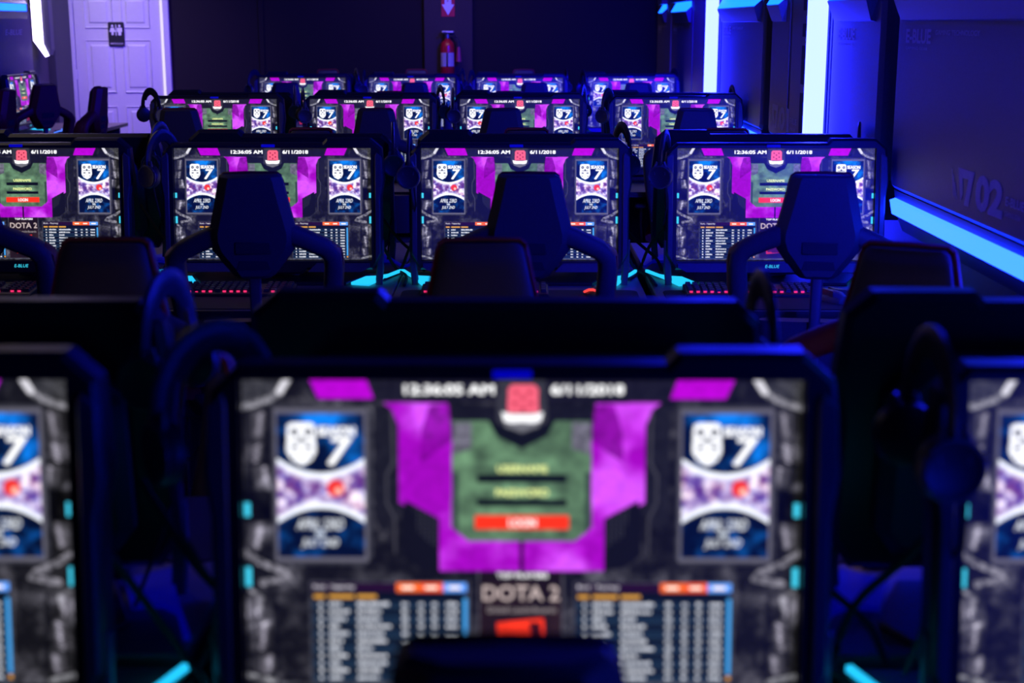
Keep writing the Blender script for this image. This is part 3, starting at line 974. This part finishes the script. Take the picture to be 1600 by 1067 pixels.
def make_chair(shell_mat):
    r = empty('gaming_chair')
    prof = [(0.885, 0.05), (0.895, 0.065), (0.93, 0.092), (0.975, 0.125), (1.005, 0.134), (1.03, 0.134), (1.06, 0.127), (1.11, 0.115), (1.16, 0.104), (1.19, 0.098), (1.204, 0.093), (1.212, 0.083)]
    sh = MB().rings([facet(w_, 0.03 if 0.89 < z < 1.21 else 0.018, yc(z) - 0.018, z) for z, w_ in prof])
    shell_o = sh.build('back_shell', shell_mat, r, angle=28)
    MB().box(-0.055, 0.055, -0.004, 0.004, -0.02, 0.02, 0.003).map(lambda x, y, z: (x, yc(0.985 + z) - 0.0475 + y, 0.985 + z)).build('shell_slot', M_RUBBER, shell_o)
    MB().box(-0.05, 0.05, -0.004, 0.004, -0.016, 0.016, 0.003).map(lambda x, y, z: (x * (1 - z * 6), yc(0.93 + z) - 0.0455 + y, 0.93 + z)).build('shell_slot', M_RUBBER, shell_o)
    cu = MB().rings([sring(w_ * 0.93, 0.026 if 0.89 < z < 1.2 else 0.014, yc(z) + 0.022, z - 0.006) for z, w_ in prof])
    cu.build('back_cushion', M_FABRIC, r, angle=60)
    # red piping around the shield
    pth = [(w_ * 0.97, yc(z) + 0.012, z) for z, w_ in prof[2:]] + [(0.0, yc(1.212) + 0.012, 1.214)]
    pth = pth + [(-a, b, c) for a, b, c in reversed(pth[:-1])]
    MB().tube(pth, 0.006, 6).build('red_piping', M_RED, r)
    # wings: shoulders reaching out and running down to the seat
    W = [(0.095, 1.030, 0.0), (0.160, 1.002, 0.008), (0.215, 0.975, 0.02), (0.240, 0.952, 0.028), (0.245, 0.915, 0.034), (0.240, 0.84, 0.042), (0.226, 0.74, 0.046), (0.208, 0.64, 0.05), (0.194, 0.53, 0.06)]
    for sg_ in (-1, 1):
        path = [(sg_ * a, yc(z) + f, z) for a, z, f in W]
        wo = MB().tube(path, [0.032, 0.031, 0.03, 0.03, 0.03, 0.03, 0.031, 0.033, 0.035], 12, depth=[0.034, 0.036, 0.040, 0.044, 0.046, 0.046, 0.045, 0.045, 0.05], up=(0, 1, 0), power=3.6).build('wing', shell_mat, r, angle=50)
        sp_ = [(sg_ * (a + 0.026), yc(z) + f + 0.016, z + 0.006) for a, z, f in W[2:]]
        MB().tube(sp_, 0.009, 8, depth=0.03, up=(0, 1, 0), power=3).build('red_side', M_RED, wo)
    MB().tube([(0, yc(0.93) - 0.02, 0.93), (0, yc(0.75) - 0.015, 0.75), (0, yc(0.6) - 0.02, 0.58), (0, -0.16, 0.46)], [0.02, 0.018, 0.02, 0.05], 10, depth=0.014, up=(0, 1, 0), power=3).build('spine', M_STEEL, r)
    MB().rings([sring(0.17, 0.03, yc(z) + 0.02, z) for z in (0.53, 0.56, 0.66, 0.72, 0.74)]).build('lumbar_pad', M_FABRIC, r, angle=60)
    # seat
    st = MB()
    for zz in [(0.40, 0.20, 0.20), (0.415, 0.235, 0.225), (0.46, 0.25, 0.24), (0.49, 0.245, 0.235), (0.50, 0.22, 0.21)]:
        pass
    st.rings([sring(a, b, 0.03, z, 28, 4.5) for z, a, b in [(0.40, 0.20, 0.20), (0.415, 0.235, 0.225), (0.46, 0.25, 0.24), (0.49, 0.243, 0.235), (0.50, 0.215, 0.21)]])
    so = st.build('seat', M_FABRIC, r, angle=60)
    for sg_ in (-1, 1):
        MB().tube([(sg_ * 0.225, -0.17, 0.495), (sg_ * 0.225, 0.0, 0.505), (sg_ * 0.22, 0.2, 0.50)], 0.035, 10, depth=0.025, up=(0, 0, 1)).build('seat_bolster', M_RED, so)
        MB().tube([(sg_ * 0.27, -0.06, 0.42), (sg_ * 0.285, -0.06, 0.55), (sg_ * 0.285, -0.05, 0.66)], 0.015, 8, depth=0.022, up=(0, 1, 0)).box(sg_ * 0.285 - 0.035, sg_ * 0.285 + 0.035, -0.16, 0.1, 0.655, 0.68, 0.01).build('armrest', M_PLASTIC, r)
    MB().lathe([(0.028, 0.10), (0.028, 0.26), (0.02, 0.26), (0.02, 0.40), (0.09, 0.4), (0.09, 0.405)], seg=14).build('gas_lift', M_STEEL, r)
    for k in range(5):
        a = 2 * math.pi * k / 5 + 0.3
        c, s_ = math.cos(a), math.sin(a)
        lg = MB().tube([(0.02 * c, 0.02 * s_, 0.12), (0.15 * c, 0.15 * s_, 0.105), (0.29 * c, 0.29 * s_, 0.075)], [0.028, 0.024, 0.018], 8, depth=[0.02, 0.017, 0.012], up=(0, 0, 1)).build('base_leg', M_PLASTIC, r)
        cs = MB()
        for e in (-0.014, 0.014):
            cs.lathe([(0.0, e - 0.008), (0.026, e - 0.008), (0.029, e), (0.026, e + 0.008), (0.0, e + 0.008)], (0, 0, 0), 'x', 12)
        cs.box(-0.006, 0.006, -0.006, 0.006, 0.0, 0.048)
        M_ = Matrix.Rotation(a, 4, 'Z')
        cs.map(lambda x, y, z: tuple((M_ @ Vector((y + 0.285, x, z + 0.029)))))
        cs.build('caster', M_RUBBER, lg)
    return r


# ------------------------------------------------------------------ headset, keyboard, mouse, pad, desk
def make_headset():
    r = empty('headset')
    arc = [(0, 0.078 * math.cos(a), -0.105 + 0.105 * math.sin(a)) for a in np.linspace(-0.1, math.pi + 0.1, 15)]
    MB().tube(arc, 0.014, 8, depth=0.006, up=(1, 0, 0), power=3).map(lambda x, y, z: (x, y, z)).build('headband', M_PLASTIC, r)
    pad = [(0, 0.069 * math.cos(a), -0.108 + 0.094 * math.sin(a)) for a in np.linspace(0.6, math.pi - 0.6, 9)]
    MB().tube(pad, 0.017, 8, depth=0.006, up=(1, 0, 0)).build('band_pad', M_RUBBER, r)
    for sg_ in (-1, 1):
        e = MB().lathe([(0.0, 0.058), (0.032, 0.058), (0.042, 0.064), (0.044, 0.076), (0.042, 0.086), (0.036, 0.092), (0.03, 0.089), (0.0, 0.089)], (0, 0, -0.148), 'y', 20)
        if sg_ < 0:
            e.map(lambda x, y, z: (x, -y, z))
        eo = e.build('ear_cup', M_SHELL, r)
        g = MB()
        ring = [(0.039 * math.cos(a), sg_ * 0.0885, -0.148 + 0.039 * math.sin(a)) for a in np.linspace(0, 2 * math.pi, 21)]
        g.tube(ring, 0.0028, 6).build('cup_ring', M_GREYPL, eo)
        for s2 in (-1, 1):
            MB().tube([(s2 * 0.012, sg_ * 0.079, -0.095), (s2 * 0.02, sg_ * 0.083, -0.115), (s2 * 0.018, sg_ * 0.085, -0.14)], 0.005, 6).build('yoke', M_GREYPL, r)
    MB().tube([(0.02, -0.08, -0.185), (0.025, -0.07, -0.25), (0.005, -0.03, -0.32), (0.02, 0.03, -0.42), (0.03, 0.1, -0.505)], 0.0035, 6).build('cable', M_RUBBER, r)
    return r


def make_keyboard(name_mat, tint):
    r = empty('keyboard')
    MB().prism([(-0.065, 0.0), (0.065, 0.0), (0.065, 0.022), (-0.058, 0.013), (-0.065, 0.009)], -0.22, 0.22, 'x', 0.003).build('case', M_PLASTIC, r)
    k = MB()
    g = MB()
    for row in range(5):
        y = -0.052 + row * 0.0235
        z = 0.012 + (y + 0.058) * 0.075
        n = 18
        for c in range(n):
            x0 = -0.213 + c * 0.0238
            if c in (13,) and row > 0:
                continue
            k.add([(x0, y, z), (x0 + 0.021, y, z), (x0 + 0.021, y + 0.02, z), (x0, y + 0.02, z), (x0 + 0.003, y + 0.003, z + 0.012), (x0 + 0.018, y + 0.003, z + 0.012), (x0 + 0.018, y + 0.017, z + 0.012), (x0 + 0.003, y + 0.017, z + 0.012)],
                  [(4, 5, 6, 7), (0, 1, 5, 4), (1, 2, 6, 5), (2, 3, 7, 6), (3, 0, 4, 7)])
            if row == 0 and (c * 7) % 10 < 8:
                g.box(x0 + 0.005, x0 + 0.016, y - 0.003, y - 0.0005, z + 0.0, z + 0.007)
            elif (c * 5 + row * 3) % 9 < 3:
                g.box(x0 + 0.006, x0 + 0.015, y - 0.002, y - 0.0005, z + 0.001, z + 0.004)
    if tint is M_PURK:
        for x0 in (-0.2, -0.185, -0.15, -0.11, -0.085, -0.03, 0.02, 0.06):
            g.box(x0, x0 + 0.008, 0.0655, 0.068, 0.012, 0.019)
    ko = k.build('keys', M_SHELL, r, smooth=False)
    ko['kind'] = 'stuff'
    go = g.build('key_lights', tint, r, smooth=False)
    go['kind'] = 'stuff'
    return r


def make_mouse(lit):
    r = empty('mouse')
    secs = []
    for y, w_, h in [(-0.06, 0.012, 0.012), (-0.055, 0.024, 0.024), (-0.03, 0.032, 0.037), (0.0, 0.031, 0.039), (0.03, 0.029, 0.03), (0.052, 0.026, 0.018), (0.06, 0.016, 0.01)]:
        secs.append([(w_ * math.cos(a), y, max(0.001, h * max(0, math.sin(a)) + 0.001)) for a in np.linspace(0, math.pi, 11)] + [(-w_ * 0.8, y, 0.0), (w_ * 0.8, y, 0.0)])
    MB().rings(secs).build('mouse_body', M_GREYPL if not lit else M_PLASTIC, r)
    MB().tube([(0, 0.032, 0.027), (0, 0.047, 0.023)], 0.005, 8, depth=0.007).build('scroll_wheel', M_RUBBER, r)
    if lit:
        t_ = MB()
        for sg_ in (-1, 1):
            t_.tube([(sg_ * 0.012, -0.052, 0.026), (sg_ * 0.025, -0.03, 0.032), (sg_ * 0.028, 0.005, 0.026), (sg_ * 0.03, 0.045, 0.012)], 0.0045, 6)
        t_.tube([(-0.008, -0.03, 0.04), (0.0, -0.01, 0.042), (0.008, -0.03, 0.04)], 0.0035, 6)
        t_.build('glow_strip', lit, r)
    else:
        MB().prism([(-0.028, -0.03), (-0.004, 0.0), (-0.02, 0.05), (-0.026, 0.0)], 0.02, 0.041, 'z').prism([(0.028, -0.03), (0.004, 0.0), (0.02, 0.05), (0.026, 0.0)], 0.02, 0.041, 'z').build('side_plate', M_STEEL, r)
    return r


def make_pad():
    pts = []
    for (cx, cy, a0) in ((0.38, 0.14, 0), (-0.38, 0.14, 90), (-0.38, -0.14, 180), (0.38, -0.14, 270)):
        for k in range(5):
            a = R(a0 + k * 22.5)
            pts.append((cx + 0.03 * math.cos(a), cy + 0.03 * math.sin(a)))
    r = MB().prism(pts, 0.0, 0.004, 'z', 0.001).build('mouse_pad', M_MATPAD)
    return r


def make_desk():
    r = empty('computer_desk')
    MB().box(-0.438, 0.438, -0.52, 0.20, -0.03, 0.0, 0.004).build('desktop', M_DESK, r)
    MB().box(-0.438, 0.438, -0.526, -0.5205, -0.03, 0.0, 0.002).build('edge_band', M_PLASTIC, r)
    for sg_ in (-1, 1):
        MB().box(sg_ * 0.42 - 0.012, sg_ * 0.42 + 0.012, -0.45, 0.18, -0.7435, -0.031, 0.003).build('side_panel', M_PANELD, r)
    MB().box(-0.405, 0.405, 0.15, 0.168, -0.55, -0.031, 0.002).build('modesty_panel', M_PANELD, r)
    return r


DZ = 0.744
COLX = [-1.775, -0.88, 0.0, 0.91]
ROWY = [1.720 + 3.358 * n for n in range(4)]
MONITOR, MONITOR_BACK, CHAIR, HEADSET, DESK = make_monitor(M_BASEL), make_monitor(M_BASED), make_chair(M_FABRIC), make_headset(), make_desk()
CHAIR_RED = make_chair(M_RED)
KB_RED, KB_VIO = make_keyboard('red', M_REDK), make_keyboard('violet', M_PURK)
MOUSE_AMBER = make_mouse(M_YELK)
MOUSE, MOUSE_RED, MOUSE_BLUE, PAD = make_mouse(None), make_mouse(M_REDM), make_mouse(M_BLUM), make_pad()

rown = ['nearest blurred', 'second', 'third', 'farthest']
coln = ['leftmost', 'second from left', 'second from right', 'rightmost']
acol = [None, 'cut off at left edge', 'centre', 'cut off at right edge']


def where(r, c):
    if r == 0:
        return ['', 'at the left edge of the', 'in the centre of the', 'at the right edge of the'][c] + ' nearest blurred row'
    return coln[c] + ' in the ' + rown[r] + ' row'


for r_ in range(4):
    for c_ in range(4):
        if r_ == 0 and c_ == 0:
            continue
        x, y = COLX[c_], ROWY[r_]
        if r_ == 0:
            x = [0, -0.914, 0.003, 0.908][c_]
        wh = where(r_, c_)
        # the station facing the camera
        place(DESK, USED, (x, y, DZ), 0, 'pale desk under the lit screen ' + wh, 'desk', 'desks of the stations facing the camera')
        place(MONITOR, USED, (x, y, DZ), 0, 'angular monitor with login picture, ' + wh, 'monitor', 'lit monitors facing the camera')
        hz = [0, -0.3, 0.25, 0.1, -0.5][(r_ * 3 + c_) % 5]
        if (r_, c_) == (2, 0):
            hz = 0.9
        hy = 0.012
        if (r_, c_) == (0, 2):
            hz, hy = -0.9, 0.045
        place(HEADSET, USED, (x - 0.392, y + hy, DZ + 0.537), hz, 'headset hung over the lit monitor ' + wh, 'headset', 'headsets on the lit monitors')
        # its twin behind, back to the camera
        bx = x if r_ else [0, -0.935, -0.02, 0.888][c_]
        by = y + 0.44
        place(DESK, USED, (bx, by, DZ), math.pi, 'pale desk behind the lit screen ' + wh, 'desk', 'desks of the stations facing away')
        place(MONITOR_BACK, USED, (bx, by, DZ), math.pi, 'dark monitor back behind the lit monitor ' + wh, 'monitor', 'monitors with their backs to the camera')
        place(HEADSET, USED, (bx + 0.392, by - 0.012, DZ + 0.537), math.pi + [0.35, -0.25, 0.1][(r_ + c_) % 3], 'headset on the turned-away monitor behind ' + wh, 'headset', 'headsets on the turned-away monitors')
        # pads and keyboards that the picture shows
        if r_ == 1:
            place(PAD, USED, (x, y - 0.34, DZ), 0, 'black mouse pad before the monitor ' + wh, 'mouse pad', 'mouse pads')
            place(KB_RED, USED, (x - 0.12, y - 0.235, DZ + 0.004), 0, 'red backlit keyboard before the monitor ' + wh, 'keyboard', 'keyboards of the second row')
            if c_ == 2:
                place(MOUSE_RED, USED, (x + 0.265, y - 0.30, DZ + 0.004), 0.3, 'mouse glowing red on the pad, ' + wh, 'mouse')
            elif c_ == 3:
                place(MOUSE, USED, (x + 0.145, y - 0.37, DZ + 0.004), 0.5, 'unlit angular mouse on the pad, ' + wh, 'mouse')
        if r_ == 0:
            place(PAD, USED, (bx, by + 0.34, DZ), math.pi, 'black pad behind the monitors ' + wh, 'mouse pad', 'mouse pads')
            place(KB_VIO, USED, (bx + 0.05, by + 0.15, DZ + 0.004), math.pi, 'violet' + ' lit keyboard behind the monitors ' + wh, 'keyboard', 'keyboards of the turned-away stations')
            if c_ == 3:
                place(MOUSE_AMBER, USED, (bx - 0.27, by + 0.2, DZ + 0.004), math.pi, 'mouse glowing amber behind the nearest right monitor', 'mouse')

# ------------------------------------------------------------------ chairs
# (x, y of the backrest top, turn, label)
front_chairs = [
    (-0.01, 1.16, 0.0, 'dark chair back at the bottom edge before the nearest centre screen'),
    (-1.735, 4.36, 0.0, 'dark chair cut by the left edge, second row'),
    (-0.825, 4.36, 0.12, 'black winged chair before the second row screen, second from left'),
    (0.028, 4.36, -0.05, 'black winged chair before the second row screen, second from right'),
    (0.925, 4.36, -0.12, 'blue-washed winged chair before the rightmost second row screen'),
    (-1.83, 7.72, 0.1, 'chair back before the leftmost third row screen'),
    (-0.773, 7.72, 0.05, 'chair back before the third row screen, second from left'),
    (-0.094, 7.72, 0.12, 'chair back before the third row screen, second from right'),
    (0.945, 7.72, -0.1, 'blue-washed chair back before the rightmost third row screen'),
    (-1.80, 11.08, 0.1, 'small dark chair back before the leftmost farthest screen'),
    (-0.807, 11.08, 0.0, 'small dark chair back before the farthest screen, second from left'),
    (0.114, 11.08, 0.0, 'small dark chair back before the farthest screen, second from right'),
    (0.91, 11.08, 0.0, 'small blue-washed chair back before the rightmost farthest screen'),
]
for x, y, rz, lb in front_chairs:
    c_o = place(CHAIR, USED, (x - 0.28 * math.sin(rz), y + 0.28 * math.cos(rz), 0), rz, lb, 'chair', 'chairs with their backs to the camera')
    if y < 2:
        c_o.scale = (1, 1, 0.935)   # this one is let down lower
back_chairs = [
    (-0.88, 2.99, 0.0, 'black chair with red piping facing the camera, behind the nearest left monitor'),
    (-0.08, 2.99, 0.05, 'black chair with red piping facing the camera, behind the nearest centre monitor'),
    (0.805, 2.92, -0.45, 'black chair with red side facing the camera, behind the nearest right monitor'),
    (-1.77, 6.2, 0.0, 'chair top facing the camera behind the second row, leftmost'),
    (-0.91, 6.24, 0.0, 'chair top facing the camera behind the second row, second from left'),
    (0.03, 6.24, 0.0, 'chair top facing the camera behind the second row, second from right'),
    (0.90, 6.24, 0.0, 'chair top facing the camera behind the second row, rightmost'),
    (-0.873, 9.7, 0.0, 'small chair top facing the camera behind the third row, left one'),
    (-0.07, 9.7, 0.0, 'small chair top facing the camera behind the third row, right one'),
    (-1.74, 13.1, 0.0, 'red chair top showing over the leftmost farthest monitor'),
    (-0.936, 13.1, 0.0, 'red chair top over the farthest monitor, second from left'),
    (0.035, 13.1, 0.0, 'red chair top over the farthest monitor, second from right'),
]
for x, y, rz, lb in back_chairs:
    a = math.pi + rz
    c_o = place(CHAIR_RED if y > 12 or rz < -0.3 else CHAIR, USED, (x - 0.28 * math.sin(a), y + 0.28 * math.cos(a), 0), a, lb, 'chair', 'chairs facing the camera')
    if y > 12:
        c_o.scale = (1, 1, 1.032)   # raised higher than the rest
    elif x < -1.76 and y < 7:
        c_o.scale = (1, 1, 0.977)

# ------------------------------------------------------------------ side station along the left wall
H = math.pi / 2
place(DESK, USED, (-4.23, 12.2, DZ), H, 'pale desk along the left wall under the small side screen', 'desk', 'side desks')
place(DESK, USED, (-4.23, 13.12, DZ), H, 'pale desk along the left wall beside the restroom door', 'desk', 'side desks')
place(DESK, USED, (-4.23, 11.28, DZ), H, 'pale desk along the left wall behind the reddish chairs', 'desk', 'side desks')
place(MONITOR, USED, (-4.22, 12.2, DZ), H, 'small sideways lit monitor at the left wall behind the chairs', 'monitor')
place(CHAIR_RED, USED, (-3.86, 10.0, 0), H, 'reddish chair at the very left edge before the side desk', 'chair', 'chairs of the side desk')
place(CHAIR_RED, USED, (-3.80, 11.0, 0), H - 0.65, 'reddish chair just left of the black strip, before the small sideways screen', 'chair', 'chairs of the side desk')
place(CHAIR_RED, USED, (-3.33, 10.4, 0), H, 'dark red chair seen in profile in front of the white door', 'chair', 'chairs of the side desk')
place(MOUSE_BLUE, USED, (-3.9, 12.15, DZ), H, 'small mouse with blue lights on the side desk', 'mouse')

# ------------------------------------------------------------------ cables between the monitors
cid = 0


def cable(pts, label, rad=0.006):
    P = [Vector(p) for p in pts]
    fine = []
    for i in range(len(P) - 1):
        p0, p1, p2, p3 = P[max(i - 1, 0)], P[i], P[i + 1], P[min(i + 2, len(P) - 1)]
        for k in range(6):
            t_ = k / 6
            fine.append(0.5 * ((2 * p1) + (-p0 + p2) * t_ + (2 * p0 - 5 * p1 + 4 * p2 - p3) * t_ ** 2 + (-p0 + 3 * p1 - 3 * p2 + p3) * t_ ** 3))
    fine.append(P[-1])
    tag(MB().tube(fine, rad, 6).build('cable', M_RUBBER), label, 'cable', 'cables between the desks')


gaps = [(0, -0.455, 'left of the nearest centre monitor'), (0, 0.455, 'right of the nearest centre monitor'), (1, -1.33, 'between second row screens at left'), (1, -0.44, 'between the middle second row screens'), (1, 0.455, 'left of the rightmost second row screen')]
for gr, gx, gl in gaps:
    y = ROWY[gr]
    cable([(gx - 0.16, y + 0.1, DZ + 0.3), (gx - 0.09, y + 0.14, DZ + 0.16), (gx - 0.03, y + 0.18, DZ + 0.03), (gx + 0.02, y + 0.1, DZ + 0.008), (gx + 0.03, y - 0.1, DZ + 0.008)], 'thin black cable drooping from the left, ' + gl)
    cable([(gx + 0.17, y + 0.11, DZ + 0.34), (gx + 0.10, y + 0.16, DZ + 0.2), (gx + 0.03, y + 0.2, DZ + 0.1), (gx - 0.01, y + 0.17, DZ + 0.01), (gx - 0.06, y + 0.02, DZ + 0.008)], 'thin black cable drooping from the right, ' + gl)
    cable([(gx - 0.12, y + 0.34, DZ + 0.24), (gx - 0.02, y + 0.27, DZ + 0.12), (gx + 0.06, y + 0.25, DZ + 0.05), (gx + 0.08, y + 0.2, DZ + 0.008)], 'thin black cable from the turned-away monitor, ' + gl)
